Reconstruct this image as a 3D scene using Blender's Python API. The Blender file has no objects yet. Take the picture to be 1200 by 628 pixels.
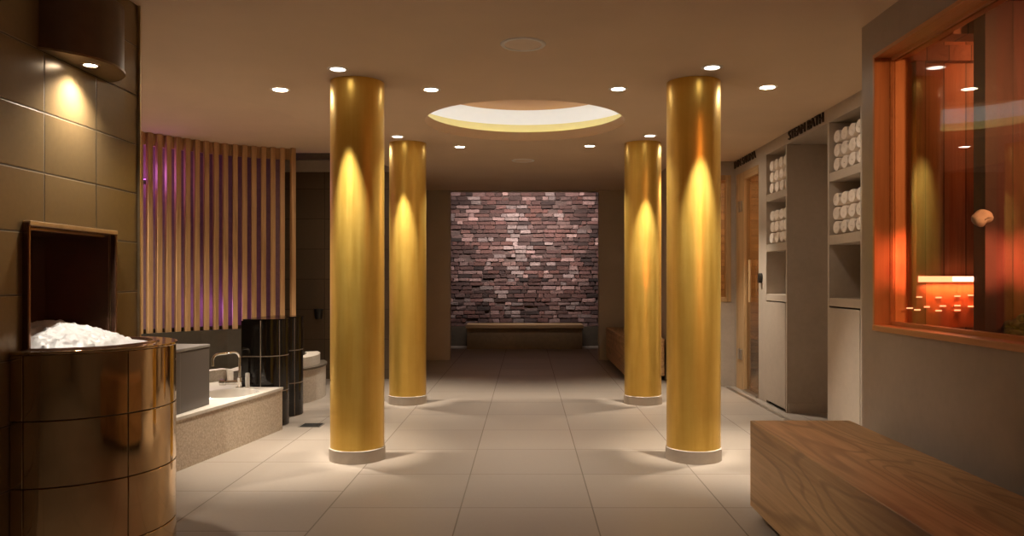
import bpy, bmesh, math, random
from mathutils import Vector, Matrix, noise
random.seed(7)
S = bpy.context.scene
C = S.collection
PI = math.pi

# ------------------------------------------------------------------ camera, world, exposure
cam = bpy.data.cameras.new('camera')
cam.sensor_width = 36.0
cam.lens = 27.0
cam.shift_x = -17 / 1200
cam.shift_y = 13 / 1200
cam.clip_start = 0.05
camo = bpy.data.objects.new('camera', cam)
camo.location = (0, 0, 1.25)
camo.rotation_euler = (PI / 2, 0, 0)
C.objects.link(camo)
S.camera = camo
S.view_settings.view_transform = 'Standard'
S.view_settings.look = 'None'
S.view_settings.exposure = 0.30
S.view_settings.gamma = 1.0
S.view_settings.use_curve_mapping = False
W = bpy.data.worlds.new('world')
W.use_nodes = True
W.node_tree.nodes['Background'].inputs[0].default_value = (1, 0.7, 0.45, 1)
W.node_tree.nodes['Background'].inputs[1].default_value = 0.02
S.world = W
S.cycles.use_denoising = True
S.cycles.max_bounces = 10
S.cycles.diffuse_bounces = 6
S.cycles.glossy_bounces = 5
S.cycles.transparent_max_bounces = 12
S.cycles.sample_clamp_indirect = 4.0
S.cycles.caustics_reflective = False
S.cycles.blur_glossy = 1.0

WARM = (1.0, 0.90, 0.76)
H = 2.62          # ceiling height
SPOT = 150        # power of the spots round the pillars


# ------------------------------------------------------------------ helpers: objects
def wloc(o):
    v = Vector(o.location)
    while o.parent:
        o = o.parent
        v = v + Vector(o.location)
    return v


def obj(name, bm, mat, parent=None, smooth=False, bevel=0.0, segs=2, origin=None, angle=35):
    """bm holds world coordinates; the object's origin becomes its parent's (or its base)."""
    off = Vector((0, 0, 0))
    if parent is not None:
        off = wloc(parent)
    elif origin is not None:
        off = Vector(origin)
    bmesh.ops.translate(bm, verts=bm.verts, vec=-off)
    bmesh.ops.recalc_face_normals(bm, faces=bm.faces)
    me = bpy.data.meshes.new(name)
    bm.to_mesh(me)
    bm.free()
    o = bpy.data.objects.new(name, me)
    C.objects.link(o)
    if parent is not None:
        o.parent = parent
    elif origin is not None:
        o.location = origin
    if isinstance(mat, (list, tuple)):
        for m in mat:
            me.materials.append(m)
    else:
        me.materials.append(mat)
    if bevel:
        b = o.modifiers.new('bevel', 'BEVEL')
        b.width = bevel
        b.segments = segs
        b.limit_method = 'ANGLE'
        b.angle_limit = math.radians(40)
        b.harden_normals = False
    if smooth:
        try:
            me.shade_auto_smooth if False else None
            for p in me.polygons:
                p.use_smooth = True
            me.set_sharp_from_angle(angle=math.radians(angle))
        except Exception:
            pass
    return o


def tag(o, label, cat, group=None, kind=None):
    o['label'] = label
    o['category'] = cat
    if group:
        o['group'] = group
    if kind:
        o['kind'] = kind
    return o


def thing(name, label, cat, loc, group=None):
    o = bpy.data.objects.new(name, None)
    o.empty_display_size = 0.1
    C.objects.link(o)
    o.location = loc
    return tag(o, label, cat, group)


def struct(name, bm, mat, parent=None, **k):
    o = obj(name, bm, mat, parent, **k)
    if parent is None:
        o['kind'] = 'structure'
    return o


def B():
    return bmesh.new()


def box(bm, x0, x1, y0, y1, z0, z1, mi=0):
    vs = [bm.verts.new((x, y, z)) for z in (z0, z1) for y in (y0, y1) for x in (x0, x1)]
    for q in ((0, 2, 3, 1), (4, 5, 7, 6), (0, 1, 5, 4), (2, 6, 7, 3), (0, 4, 6, 2), (1, 3, 7, 5)):
        f = bm.faces.new([vs[i] for i in q])
        f.material_index = mi
    return bm


def prism(bm, pts, z0, z1):
    a = [bm.verts.new((p[0], p[1], z0)) for p in pts]
    b = [bm.verts.new((p[0], p[1], z1)) for p in pts]
    bm.faces.new(a[::-1])
    bm.faces.new(b)
    n = len(pts)
    for i in range(n):
        j = (i + 1) % n
        bm.faces.new((a[i], a[j], b[j], b[i]))
    return bm


def lathe(bm, cx, cy, prof, n=64, a0=0.0, a1=2 * PI, sx=1.0, sy=1.0, rot=0.0):
    """prof: list of (r, z); closed all round when a1-a0 = 2pi."""
    full = abs(a1 - a0 - 2 * PI) < 1e-6
    m = n if full else n + 1
    cr, sr = math.cos(rot), math.sin(rot)
    rings = []
    for r, z in prof:
        if r < 1e-6:
            rings.append([bm.verts.new((cx, cy, z))])
        else:
            L = []
            for k in range(m):
                a = a0 + (a1 - a0) * k / n
                px, py = r * sx * math.cos(a), r * sy * math.sin(a)
                L.append(bm.verts.new((cx + px * cr - py * sr, cy + px * sr + py * cr, z)))
            rings.append(L)
    for i in range(len(rings) - 1):
        p, q = rings[i], rings[i + 1]
        for k in range(n):
            k2 = (k + 1) % m
            if len(p) == 1 and len(q) == 1:
                continue
            if len(p) == 1:
                bm.faces.new((p[0], q[k2], q[k]))
            elif len(q) == 1:
                bm.faces.new((p[k], p[k2], q[0]))
            else:
                bm.faces.new((p[k], p[k2], q[k2], q[k]))
    return bm


def tube(bm, pts, r, n=12, cap=True):
    pts = [Vector(p) for p in pts]
    rings = []
    up = Vector((0, 0, 1))
    prev = None
    for i, p in enumerate(pts):
        if i == 0:
            t = pts[1] - p
        elif i == len(pts) - 1:
            t = p - pts[i - 1]
        else:
            t = (pts[i + 1] - p).normalized() + (p - pts[i - 1]).normalized()
        t.normalize()
        if prev is None:
            ref = up if abs(t.dot(up)) < 0.9 else Vector((1, 0, 0))
            u = t.cross(ref).normalized()
        else:
            u = (prev - t * prev.dot(t)).normalized()
        prev = u
        v = t.cross(u)
        rr = r[i] if isinstance(r, (list, tuple)) else r
        rings.append([bm.verts.new(p + (u * math.cos(a) + v * math.sin(a)) * rr)
                      for a in [2 * PI * k / n for k in range(n)]])
    for i in range(len(rings) - 1):
        for k in range(n):
            bm.faces.new((rings[i][k], rings[i][(k + 1) % n], rings[i + 1][(k + 1) % n], rings[i + 1][k]))
    if cap:
        bm.faces.new(rings[0][::-1])
        bm.faces.new(rings[-1])
    return bm


def ribbon(bm, path, th, z0, z1):
    """a vertical wall of thickness th following a plan polyline (offset to the left of travel)"""
    n = len(path)
    P = [Vector((p[0], p[1])) for p in path]
    L, R = [], []
    for i, p in enumerate(P):
        t = (P[min(i + 1, n - 1)] - P[max(i - 1, 0)]).normalized()
        nn = Vector((-t.y, t.x))
        L.append(p + nn * th)
        R.append(p)
    return prism_strip(bm, R, L, z0, z1)


def prism_strip(bm, A, Bp, z0, z1):
    n = len(A)
    a0 = [bm.verts.new((p.x, p.y, z0)) for p in A]
    a1 = [bm.verts.new((p.x, p.y, z1)) for p in A]
    b0 = [bm.verts.new((p.x, p.y, z0)) for p in Bp]
    b1 = [bm.verts.new((p.x, p.y, z1)) for p in Bp]
    for i in range(n - 1):
        bm.faces.new((a0[i], a0[i + 1], a1[i + 1], a1[i]))
        bm.faces.new((b0[i + 1], b0[i], b1[i], b1[i + 1]))
        bm.faces.new((a1[i], a1[i + 1], b1[i + 1], b1[i]))
        bm.faces.new((a0[i + 1], a0[i], b0[i], b0[i + 1]))
    bm.faces.new((a0[0], a1[0], b1[0], b0[0]))
    bm.faces.new((a0[-1], b0[-1], b1[-1], a1[-1]))
    return bm


def arc_tile(bm, cx, cy, R, a0, a1, z0, z1, th, n=10):
    A, Bp = [], []
    for k in range(n + 1):
        a = a0 + (a1 - a0) * k / n
        A.append(Vector((cx + R * math.cos(a), cy + R * math.sin(a))))
        Bp.append(Vector((cx + (R - th) * math.cos(a), cy + (R - th) * math.sin(a))))
    return prism_strip(bm, A, Bp, z0, z1)


def cut(o, cutters):
    """boolean difference, applied, cutters removed"""
    for c in cutters:
        m = o.modifiers.new('cut', 'BOOLEAN')
        m.operation = 'DIFFERENCE'
        m.solver = 'EXACT'
        m.object = c
    bpy.context.view_layer.update()
    dg = bpy.context.evaluated_depsgraph_get()
    me = bpy.data.meshes.new_from_object(o.evaluated_get(dg))
    o.modifiers.clear()
    o.data = me
    for c in cutters:
        bpy.data.objects.remove(c, do_unlink=True)
    return o


# ------------------------------------------------------------------ helpers: materials
class N:
    def __init__(self, name):
        self.m = bpy.data.materials.new(name)
        self.m.use_nodes = True
        self.t = self.m.node_tree
        self.b = self.t.nodes['Principled BSDF']
        self.out = self.t.nodes['Material Output']

    def new(self, typ, **k):
        n = self.t.nodes.new(typ)
        for a, v in k.items():
            setattr(n, a, v)
        return n

    def link(self, a, b):
        self.t.links.new(a, b)

    def pos(self):
        if not hasattr(self, '_p'):
            g = self.new('ShaderNodeNewGeometry')
            s = self.new('ShaderNodeSeparateXYZ')
            self.link(g.outputs['Position'], s.inputs[0])
            self._p, self._s = g.outputs['Position'], s
        return self._p, self._s

    def math(self, op, a, b=None, c=None):
        n = self.new('ShaderNodeMath', operation=op)
        for i, v in enumerate((a, b, c)):
            if v is None:
                continue
            if isinstance(v, (int, float)):
                n.inputs[i].default_value = v
            else:
                self.link(v, n.inputs[i])
        return n.outputs[0]

    def noise(self, vec, scale, detail=4.0, rough=0.55, stretch=None, dist=0.0):
        if stretch:
            mp = self.new('ShaderNodeMapping')
            mp.inputs['Scale'].default_value = stretch
            self.link(vec, mp.inputs[0])
            vec = mp.outputs[0]
        n = self.new('ShaderNodeTexNoise')
        n.inputs['Scale'].default_value = scale
        n.inputs['Detail'].default_value = detail
        n.inputs['Roughness'].default_value = rough
        n.inputs['Distortion'].default_value = dist
        self.link(vec, n.inputs['Vector'])
        return n.outputs['Fac']

    def ramp(self, fac, stops):
        r = self.new('ShaderNodeValToRGB')
        e = r.color_ramp.elements
        while len(e) < len(stops):
            e.new(0.5)
        for i, (p, c) in enumerate(stops):
            e[i].position = p
            e[i].color = (c[0], c[1], c[2], 1)
        self.link(fac, r.inputs[0])
        return r.outputs[0]

    def mix(self, fac, a, b, mode='MIX'):
        n = self.new('ShaderNodeMix', data_type='RGBA', blend_type=mode)
        for s, v in ((n.inputs[0], fac), (n.inputs[6], a), (n.inputs[7], b)):
            if isinstance(v, (int, float)):
                s.default_value = v
            elif isinstance(v, tuple):
                s.default_value = (v[0], v[1], v[2], 1)
            else:
                self.link(v, s)
        return n.outputs[2]

    def bump(self, h, strength=0.2, dist=0.01):
        n = self.new('ShaderNodeBump')
        n.inputs['Strength'].default_value = strength
        n.inputs['Distance'].default_value = dist
        self.link(h, n.inputs['Height'])
        self.link(n.outputs[0], self.b.inputs['Normal'])
        return n

    def set(self, color=None, rough=None, metal=None, spec=None):
        for k, v in (('Base Color', color), ('Roughness', rough), ('Metallic', metal), ('Specular IOR Level', spec)):
            if v is None:
                continue
            if isinstance(v, tuple):
                self.b.inputs[k].default_value = (v[0], v[1], v[2], 1)
            elif isinstance(v, (int, float)):
                self.b.inputs[k].default_value = v
            else:
                self.link(v, self.b.inputs[k])
        return self


def plain(name, color, rough=0.5, metal=0.0, spec=None, var=0.12, scale=18.0):
    n = N(name)
    p, _ = n.pos()
    f = n.noise(p, scale)
    d = tuple(c * (1 - var) for c in color)
    l = tuple(min(1, c * (1 + var)) for c in color)
    n.set(n.ramp(f, [(0.3, d), (0.7, l)]), rough, metal, spec)
    return n.m


def concrete(name, a, b, rough=0.6):
    n = N(name)
    p, _ = n.pos()
    f1 = n.noise(p, 1.6, 6, 0.6)
    f2 = n.noise(p, 22, 5, 0.65)
    c = n.mix(0.25, n.ramp(f1, [(0.3, a), (0.7, b)]), n.ramp(f2, [(0.3, a), (0.7, b)]))
    n.set(c, rough)
    n.bump(f2, 0.05, 0.004)
    return n.m


def wood(name, axis, dark, light, rough=0.45, scale=1.0, plank=None, plank_axis='Z', rings=False):
    """grain running along axis ('X','Y','Z'); optional plank grooves stepped along plank_axis"""
    n = N(name)
    p, s = n.pos()
    st = {'X': (0.06, 1, 1), 'Y': (1, 0.06, 1), 'Z': (1, 1, 0.06)}[axis]
    f1 = n.noise(p, 9 * scale, 6, 0.6, st, 1.2)
    st2 = {'X': (0.02, 1, 1), 'Y': (1, 0.02, 1), 'Z': (1, 1, 0.02)}[axis]
    f2 = n.noise(p, 70 * scale, 3, 0.6, st2)
    mid = tuple((d + l) / 2 for d, l in zip(dark, light))
    c = n.mix(0.35, n.ramp(f1, [(0.36, dark), (0.47, mid), (0.62, light)]), n.ramp(f2, [(0.35, dark), (0.65, light)]))
    if rings:
        f3 = n.noise(p, 2.4, 2, 0.45, {'X': (0.16, 1, 1), 'Y': (1, 0.16, 1), 'Z': (1, 1, 0.16)}[axis], 0.3)
        sn = n.math('SINE', n.math('MULTIPLY', f3, 105.0))
        c = n.mix(n.ramp(sn, [(0.0, (0, 0, 0)), (0.55, (0, 0, 0)), (1.0, (0.5, 0.5, 0.5))]), c, tuple(d * 0.62 for d in dark))
    if plank:
        u = n.math('DIVIDE', s.outputs[plank_axis], plank)
        fr = n.math('FRACT', u)
        g = n.math('LESS_THAN', n.math('ABSOLUTE', n.math('SUBTRACT', fr, 0.5)), 0.475)
        wn = n.new('ShaderNodeTexWhiteNoise', noise_dimensions='1D')
        n.link(n.math('FLOOR', u), wn.inputs['W'])
        k = n.math('MULTIPLY_ADD', wn.outputs['Value'], 0.35, 0.8)
        cc = n.new('ShaderNodeCombineColor')
        for i in range(3):
            n.link(k, cc.inputs[i])
        c = n.mix(1.0, c, cc.outputs[0], 'MULTIPLY')
        c = n.mix(g, tuple(d * 0.25 for d in dark), c)
        n.bump(g, 0.5, 0.006)
    n.set(c, rough)
    return n.m


def tilemat(name, U, V, su, sv, ou, ov, color, grout, gap=0.004, rough=0.35, spec=0.5, metal=0.0, var=0.15, bump=0.4, shift=None):
    n = N(name)
    p, s = n.pos()

    def line(sock, size, off):
        u = n.math('DIVIDE', n.math('SUBTRACT', sock, off), size)
        d = n.math('MULTIPLY', n.math('PINGPONG', u, 0.5), size)
        return u, n.math('SMOOTH_MIN', d, gap * 3, gap) if False else d
    us, vs = s.outputs[U], s.outputs[V]
    if shift:
        axis_lim, amount = shift
        vs = n.math('ADD', vs, n.math('MULTIPLY', n.math('LESS_THAN', us, axis_lim), amount))
    u, du = line(us, su, ou)
    v, dv = line(vs, sv, ov)
    d = n.math('MINIMUM', du, dv)
    mr = n.new('ShaderNodeMapRange')
    mr.inputs['From Min'].default_value = gap * 0.4
    mr.inputs['From Max'].default_value = gap
    n.link(d, mr.inputs['Value'])
    mask = mr.outputs[0]
    wn = n.new('ShaderNodeTexWhiteNoise', noise_dimensions='2D')
    cv = n.new('ShaderNodeCombineXYZ')
    n.link(n.math('FLOOR', u), cv.inputs[0])
    n.link(n.math('FLOOR', v), cv.inputs[1])
    n.link(cv.outputs[0], wn.inputs['Vector'])
    f2 = n.noise(p, 40, 4, 0.6)
    fac = n.math('ADD', n.math('MULTIPLY', wn.outputs['Value'], 0.55), n.math('MULTIPLY', f2, 0.45))
    base = n.ramp(fac, [(0.2, tuple(c * (1 - var) for c in color)), (0.8, tuple(c * (1 + var) for c in color))])
    c = n.mix(mask, grout, base)
    r = n.mix(mask, (0.7, 0.7, 0.7), (rough,) * 3)
    n.set(c, r, metal, spec)
    h = n.math('ADD', mask, n.math('MULTIPLY', f2, 0.012))
    n.bump(h, bump, 0.004)
    return n.m


def emit(name, color, strength):
    n = N(name)
    n.set((0, 0, 0), 0.5)
    n.b.inputs['Emission Color'].default_value = (*color, 1)
    n.b.inputs['Emission Strength'].default_value = strength
    return n.m


def glassmat(name, tint, ior=1.6):
    n = N(name)
    tr = n.new('ShaderNodeBsdfTransparent')
    tr.inputs[0].default_value = (*tint, 1)
    gl = n.new('ShaderNodeBsdfGlossy')
    gl.inputs['Roughness'].default_value = 0.0
    fr = n.new('ShaderNodeFresnel')
    fr.inputs[0].default_value = ior
    g = n.new('ShaderNodeNewGeometry')
    # the same reflectance from either face of the thin pane
    iorn = n.new('ShaderNodeMix', data_type='FLOAT')
    n.link(g.outputs['Backfacing'], iorn.inputs[0])
    iorn.inputs[2].default_value = ior
    iorn.inputs[3].default_value = 1 / ior
    n.link(iorn.outputs[0], fr.inputs[0])
    mx = n.new('ShaderNodeMixShader')
    n.link(fr.outputs[0], mx.inputs[0])
    n.link(tr.outputs[0], mx.inputs[1])
    n.link(gl.outputs[0], mx.inputs[2])
    n.link(mx.outputs[0], n.out.inputs['Surface'])
    return n.m


M = {}
M['ceiling'] = plain('painted ceiling', (0.72, 0.53, 0.355), 0.75, var=0.03, scale=2)
M['floor'] = tilemat('stone floor tile', 'X', 'Y', 0.72, 0.72, 0.36, 4.2, (0.29, 0.24, 0.195), (0.16, 0.13, 0.10),
                     gap=0.005, rough=0.42, spec=0.4, var=0.07, bump=0.15, shift=(-1.08, -0.33))
M['plaster'] = plain('warm grey plaster', (0.50, 0.40, 0.285), 0.7, var=0.06, scale=3)
M['concrete'] = concrete('microcement', (0.38, 0.315, 0.25), (0.52, 0.43, 0.345), 0.5)
M['walltile'] = tilemat('bronze wall tile', 'Y', 'Z', 0.376, 0.245, 3.106, 2.168, (0.20, 0.135, 0.062), (0.085, 0.06, 0.03),
                        gap=0.005, rough=0.27, spec=0.6, metal=0.35, var=0.14)
M['darktile'] = tilemat('dark brown back wall tile', 'X', 'Z', 0.376, 0.376, 0.1, 0.12, (0.13, 0.09, 0.055), (0.06, 0.04, 0.025),
                        gap=0.006, rough=0.4, var=0.15)
M['lowtile'] = plain('dark olive tile', (0.06, 0.047, 0.032), 0.4)
M['slate'] = tilemat('slate grey tile', 'Y', 'Z', 0.40, 0.6, 5.11, 0.18, (0.075, 0.06, 0.05), (0.14, 0.115, 0.097),
                     gap=0.005, rough=0.45, var=0.08)
M['trim'] = plain('brushed brass edge', (0.55, 0.42, 0.27), 0.3, 0.9)
M['steel'] = plain('brushed steel', (0.55, 0.52, 0.48), 0.3, 1.0)
M['chrome'] = plain('chrome', (0.75, 0.72, 0.68), 0.08, 1.0, var=0.02)
M['black'] = plain('matt black', (0.015, 0.013, 0.011), 0.5)
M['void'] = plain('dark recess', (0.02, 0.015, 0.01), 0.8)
M['white'] = plain('white ceramic', (0.62, 0.57, 0.51), 0.2, var=0.03)
M['slab'] = plain('pale stone slab', (0.56, 0.50, 0.43), 0.35, var=0.06, scale=60)
M['trimwhite'] = plain('white lamp trim', (0.90, 0.84, 0.76), 0.4, var=0.02)
M['grille'] = plain('speaker grille cloth', (0.84, 0.68, 0.52), 0.7, var=0.02)
M['plinth'] = concrete('plinth stone', (0.40, 0.34, 0.27), (0.56, 0.48, 0.39), 0.55)
M['grout'] = plain('grout', (0.13, 0.10, 0.07), 0.7)
M['grout_light'] = plain('pale grout', (0.36, 0.30, 0.24), 0.6)
M['lens'] = emit('downlight lens', (1.0, 0.9, 0.76), 7)
M['lens_mid'] = emit('frosted downlight lens', (1.0, 0.88, 0.72), 22)
M['lens_wide'] = emit('bright frosted downlight lens', (1.0, 0.86, 0.68), 190)
M['towel'] = plain('white terry towel', (0.92, 0.82, 0.73), 0.95, var=0.08, scale=140)
M['oak'] = wood('oak bench grain', 'Y', (0.40, 0.21, 0.08), (0.66, 0.40, 0.185), 0.45, 1.0, rings=True)
M['oakx'] = wood('oak bench cross grain', 'X', (0.28, 0.17, 0.08), (0.50, 0.33, 0.17), 0.5, 1.0)
M['slatwood'] = wood('screen slat pine', 'Z', (0.36, 0.20, 0.08), (0.62, 0.37, 0.17), 0.5, 2.0)
M['framewood'] = wood('door frame larch', 'Z', (0.40, 0.24, 0.10), (0.62, 0.40, 0.20), 0.45, 1.5)
M['framewood_y'] = wood('frame larch lengthwise', 'Y', (0.40, 0.24, 0.10), (0.62, 0.40, 0.20), 0.45, 1.5)
M['winwood'] = wood('window jamb wood', 'Z', (0.62, 0.28, 0.10), (0.78, 0.38, 0.15), 0.35, 1.5)
M['winwood_y'] = wood('window frame wood', 'Y', (0.62, 0.28, 0.10), (0.78, 0.38, 0.15), 0.35, 1.5)
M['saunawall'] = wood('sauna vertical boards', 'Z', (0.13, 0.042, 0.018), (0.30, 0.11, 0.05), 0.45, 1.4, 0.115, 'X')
M['saunawall_y'] = wood('sauna side boards', 'Z', (0.13, 0.042, 0.018), (0.30, 0.11, 0.05), 0.45, 1.4, 0.115, 'Y')
M['saunaceil'] = wood('sauna ceiling boards', 'Y', (0.22, 0.08, 0.035), (0.42, 0.17, 0.08), 0.5, 1.4, 0.115, 'X')
M['saunaplank'] = wood('sauna horizontal boards', 'Y', (0.22, 0.13, 0.06), (0.42, 0.27, 0.13), 0.5, 1.2, 0.11, 'Z')
M['saunaplank_x'] = wood('sauna end boards', 'X', (0.22, 0.13, 0.06), (0.42, 0.27, 0.13), 0.5, 1.2, 0.11, 'Z')
M['glass'] = glassmat('window glass', (0.93, 0.90, 0.86), 1.58)
M['glassdoor'] = glassmat('door glass', (0.85, 0.82, 0.76), 1.5)
M['blacktile'] = plain('black glazed tile', (0.008, 0.006, 0.0045), 0.09, 0.0, 0.5)
M['signmetal'] = plain('dark sign metal', (0.05, 0.03, 0.018), 0.5, 0.3)
M['dome'] = plain('cove white paint', (0.82, 0.80, 0.77), 0.8, var=0.01)
M['stone'] = plain('sauna stones', (0.05, 0.04, 0.035), 0.8)


def gold():
    n = N('gold leaf pillar')
    p, s = n.pos()
    f = n.noise(p, 26, 4, 0.6, (1, 1, 0.05))
    f2 = n.noise(p, 5, 5, 0.65)
    c = n.mix(0.4, n.ramp(f, [(0.3, (0.83, 0.50, 0.075)), (0.7, (0.95, 0.65, 0.14))]),
              n.ramp(f2, [(0.3, (0.83, 0.50, 0.075)), (0.7, (0.95, 0.65, 0.14))]))
    n.set(c, n.ramp(f, [(0.3, (0.34,) * 3), (0.7, (0.44,) * 3)]), 0.72, 0.5)
    n.b.inputs['Coat Weight'].default_value = 0.55
    n.b.inputs['Coat Roughness'].default_value = 0.38
    n.bump(n.noise(p, 60, 3, 0.5, (1, 1, 0.1)), 0.06, 0.003)
    return n.m


def copper():
    n = N('bronze lustre tile')
    p, s = n.pos()
    f = n.noise(p, 3.5, 4, 0.5)
    n.set(n.ramp(f, [(0.3, (0.50, 0.33, 0.17)), (0.7, (0.66, 0.46, 0.25))]), 0.07, 0.95)
    n.bump(n.noise(p, 4, 2, 0.4), 0.06, 0.02)
    return n.m


def darkcopper():
    n = N('dark bronze liner')
    p, s = n.pos()
    f = n.noise(p, 4, 4, 0.5)
    n.set(n.ramp(f, [(0.3, (0.20, 0.10, 0.065)), (0.7, (0.30, 0.16, 0.10))]), 0.16, 0.8)
    n.bump(n.noise(p, 6, 2, 0.4), 0.08, 0.02)
    return n.m


def mosaic(name, a, b):
    n = N(name)
    p, s = n.pos()
    v = n.new('ShaderNodeTexVoronoi')
    v.inputs['Scale'].default_value = 70
    n.link(p, v.inputs['Vector'])
    c = n.mix(0.5, n.ramp(n.noise(p, 60, 3, 0.6), [(0.35, a), (0.65, b)]), n.ramp(v.outputs['Distance'], [(0.1, b), (0.6, a)]))
    n.set(c, 0.45)
    n.bump(v.outputs['Distance'], 0.15, 0.003)
    return n.m


def brickmat():
    n = N('old reclaimed brick')
    at = n.new('ShaderNodeVertexColor', layer_name='tone')
    p, s = n.pos()
    f = n.noise(p, 30, 6, 0.7)
    c = n.mix(0.8, at.outputs[0], n.ramp(f, [(0.3, (0.35, 0.35, 0.35)), (0.7, (1.5, 1.5, 1.5))]), 'MULTIPLY')
    n.set(c, 0.85)
    n.bump(f, 0.9, 0.02)
    return n.m


def icemat():
    n = N('crushed ice')
    p, s = n.pos()
    n.set((0.86, 0.86, 0.86), 0.3)
    n.b.inputs['Subsurface Weight'].default_value = 0.3
    n.b.inputs['Subsurface Radius'].default_value = (0.02, 0.02, 0.02)
    n.bump(n.noise(p, 150, 3, 0.6), 0.4, 0.004)
    return n.m


M['gold'] = gold()
M['copper'] = copper()
M['darkcopper'] = darkcopper()
M['mosaic'] = mosaic('beige mosaic', (0.36, 0.28, 0.20), (0.60, 0.49, 0.37))
M['mosaic_pale'] = mosaic('pale mosaic', (0.42, 0.36, 0.29), (0.58, 0.51, 0.43))
M['brick'] = brickmat()
M['ice'] = icemat()


# ------------------------------------------------------------------ lamps
def add_light(name, typ, loc, power, color, parent=None, target=None, **k):
    l = bpy.data.lights.new(name, typ)
    l.energy = power
    l.color = color
    for a, v in k.items():
        setattr(l, a, v)
    o = bpy.data.objects.new(name, l)
    C.objects.link(o)
    loc = Vector(loc)
    if target is not None:
        o.rotation_euler = (Vector(target) - loc).to_track_quat('-Z', 'Y').to_euler()
    if parent is not None:
        o.parent = parent
        loc = loc - wloc(parent)
    o.location = loc
    return o


def downlight(x, y, label, power=SPOT, target=None, z=H, size=62, blend=1.0, r=0.066, group='recessed downlights in the ceiling', color=WARM, lens=None):
    t = thing('downlight', label, 'ceiling lamp', (x, y, z), group)
    obj('trim', lathe(B(), x, y, [(r * 0.74, z + 0.0), (r * 0.74, z - 0.004), (r, z - 0.003), (r + 0.004, z + 0.0)], 40), M['trimwhite'], t, smooth=True)
    obj('lens', lathe(B(), x, y, [(0, z - 0.0015), (r * 0.74, z - 0.0015), (r * 0.74, z)], 40), lens or M['lens'], t, smooth=True)
    add_light('lamp', 'SPOT', (x, y, z - 0.02), power, color, t, target or (x, y, 0), spot_size=math.radians(size), spot_blend=blend, shadow_soft_size=0.011)
    return t


# ================================================================== STRUCTURE
struct('floor', box(B(), -5.6, 4.6, -3.6, 15.0, -0.10, 0.0), M['floor'])

# ceiling slab, with the round cove and the raised foot-bath bay cut out
CX, CY, CR = -0.015, 6.74, 0.87
ceil = struct('ceiling', box(B(), -5.6, 4.6, -3.6, 11.84, H, H + 0.085), M['ceiling'])
k1 = obj('k', lathe(B(), CX, CY, [(0, 2.4), (CR, 2.4), (CR, 3.0), (0, 3.0)], 128), M['ceiling'])
bay = []
for k in range(25):
    a = -PI / 2 + (PI / 2) * k / 24
    bay.append((-3.90 + 1.98 * math.cos(a), 6.9 + 1.98 * math.sin(a)))
bay += [(-1.93, 7.7), (-1.86, 8.7), (-1.60, 9.62), (-5.3, 9.62), (-5.3, 4.92)]
k2 = obj('k', prism(B(), bay, 2.4, 3.0), M['ceiling'])
cut(ceil, [k1, k2])
struct('ceiling_bay', box(B(), -5.5, -1.5, 4.8, 9.75, 2.735, 2.80), M['ceiling'])
# cove dome over the round hole
cv = thing('ceiling_cove', 'round glowing recess in the ceiling between the four gold pillars', 'ceiling cove', (CX, CY, H))
obj('cove_band', lathe(B(), CX, CY, [(CR, 2.7055), (1.01, 2.7055), (1.01, 2.805)], 128), plain('yellow glow cove band', (0.82, 0.70, 0.30), 0.7, var=0.01), cv, smooth=True, angle=50)  # yellow glow of the strip is put into this band's colour
obj('dome', lathe(B(), CX, CY, [(1.01, 2.805), (0.985, 2.86), (0.93, 2.905), (0.88, 2.924)], 128), M['dome'], cv, smooth=True, angle=50)
obj('dome_top', lathe(B(), CX, CY, [(0.88, 2.924), (0.84, 2.936), (0.76, 2.944), (0.70, 2.95), (0.0, 2.955)], 128), plain('ochre dome fade', (0.50, 0.27, 0.12), 0.8, var=0.01), cv, smooth=True)  # ochre colour stands in for the glow fading towards the unlit centre
M['led_yellow'] = emit('yellow cove strip', (1.0, 0.84, 0.34), 2.0)
M['led_white'] = emit('white cove strip', (0.78, 0.84, 1.0), 6.2)
obj('led_strip', lathe(B(), CX, CY, [(0.985, 2.708), (1.005, 2.708), (1.005, 2.718), (0.985, 2.718), (0.985, 2.708)], 128), M['led_yellow'], cv)
obj('led_strip', lathe(B(), CX, CY, [(0.90, 2.7062), (0.93, 2.7062), (0.93, 2.709), (0.90, 2.709), (0.90, 2.7062)], 128), M['led_white'], cv)

# left tiled wall with the niche
NY0, NY1, NZ0, NZ1 = 2.985, 3.60, 0.965, 1.455
b = B()
box(b, -2.40, -1.95, -3.6, NY0, 0, H)
box(b, -2.40, -1.95, NY1, 3.85, 0, H)
box(b, -2.40, -1.95, NY0, NY1, 0, NZ0 - 0.03)
box(b, -2.40, -1.95, NY0, NY1, NZ1, H)
box(b, -2.40, -2.26, NY0, NY1, NZ0 - 0.03, NZ1)
struct('wall_left', b, M['walltile'])
struct('trim_1', box(B(), -1.958, -1.938, 3.85, 3.862, 0, H), M['trim'])
struct('wall_outer', box(B(), -5.6, -5.3, -3.6, 9.75, 0, 2.8), M['plaster'])
struct('wall_front', box(B(), -5.6, 4.6, -3.75, -3.6, 0, H), M['plaster'])
# tiled back wall of the foot-bath bay, plaster band over it, dark strip for the shadow gap before it
struct('wall_back', box(B(), -5.6, -1.55, 9.62, 9.80, 0, 2.59), M['darktile'])
struct('wall_back_band', box(B(), -5.6, -1.55, 9.60, 9.80, 2.59, 2.80), M['concrete'])
struct('shadow_strip', box(B(), -2.95, -1.70, 9.05, 9.15, 2.665, 2.735), plain('shadow gap strip', (0.10, 0.075, 0.045), 0.6))  # dark strip in place of a shadow gap under the raised ceiling
struct('wall_return', box(B(), -1.65, -1.55, 9.80, 11.84, 0, H), M['plaster'])
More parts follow.
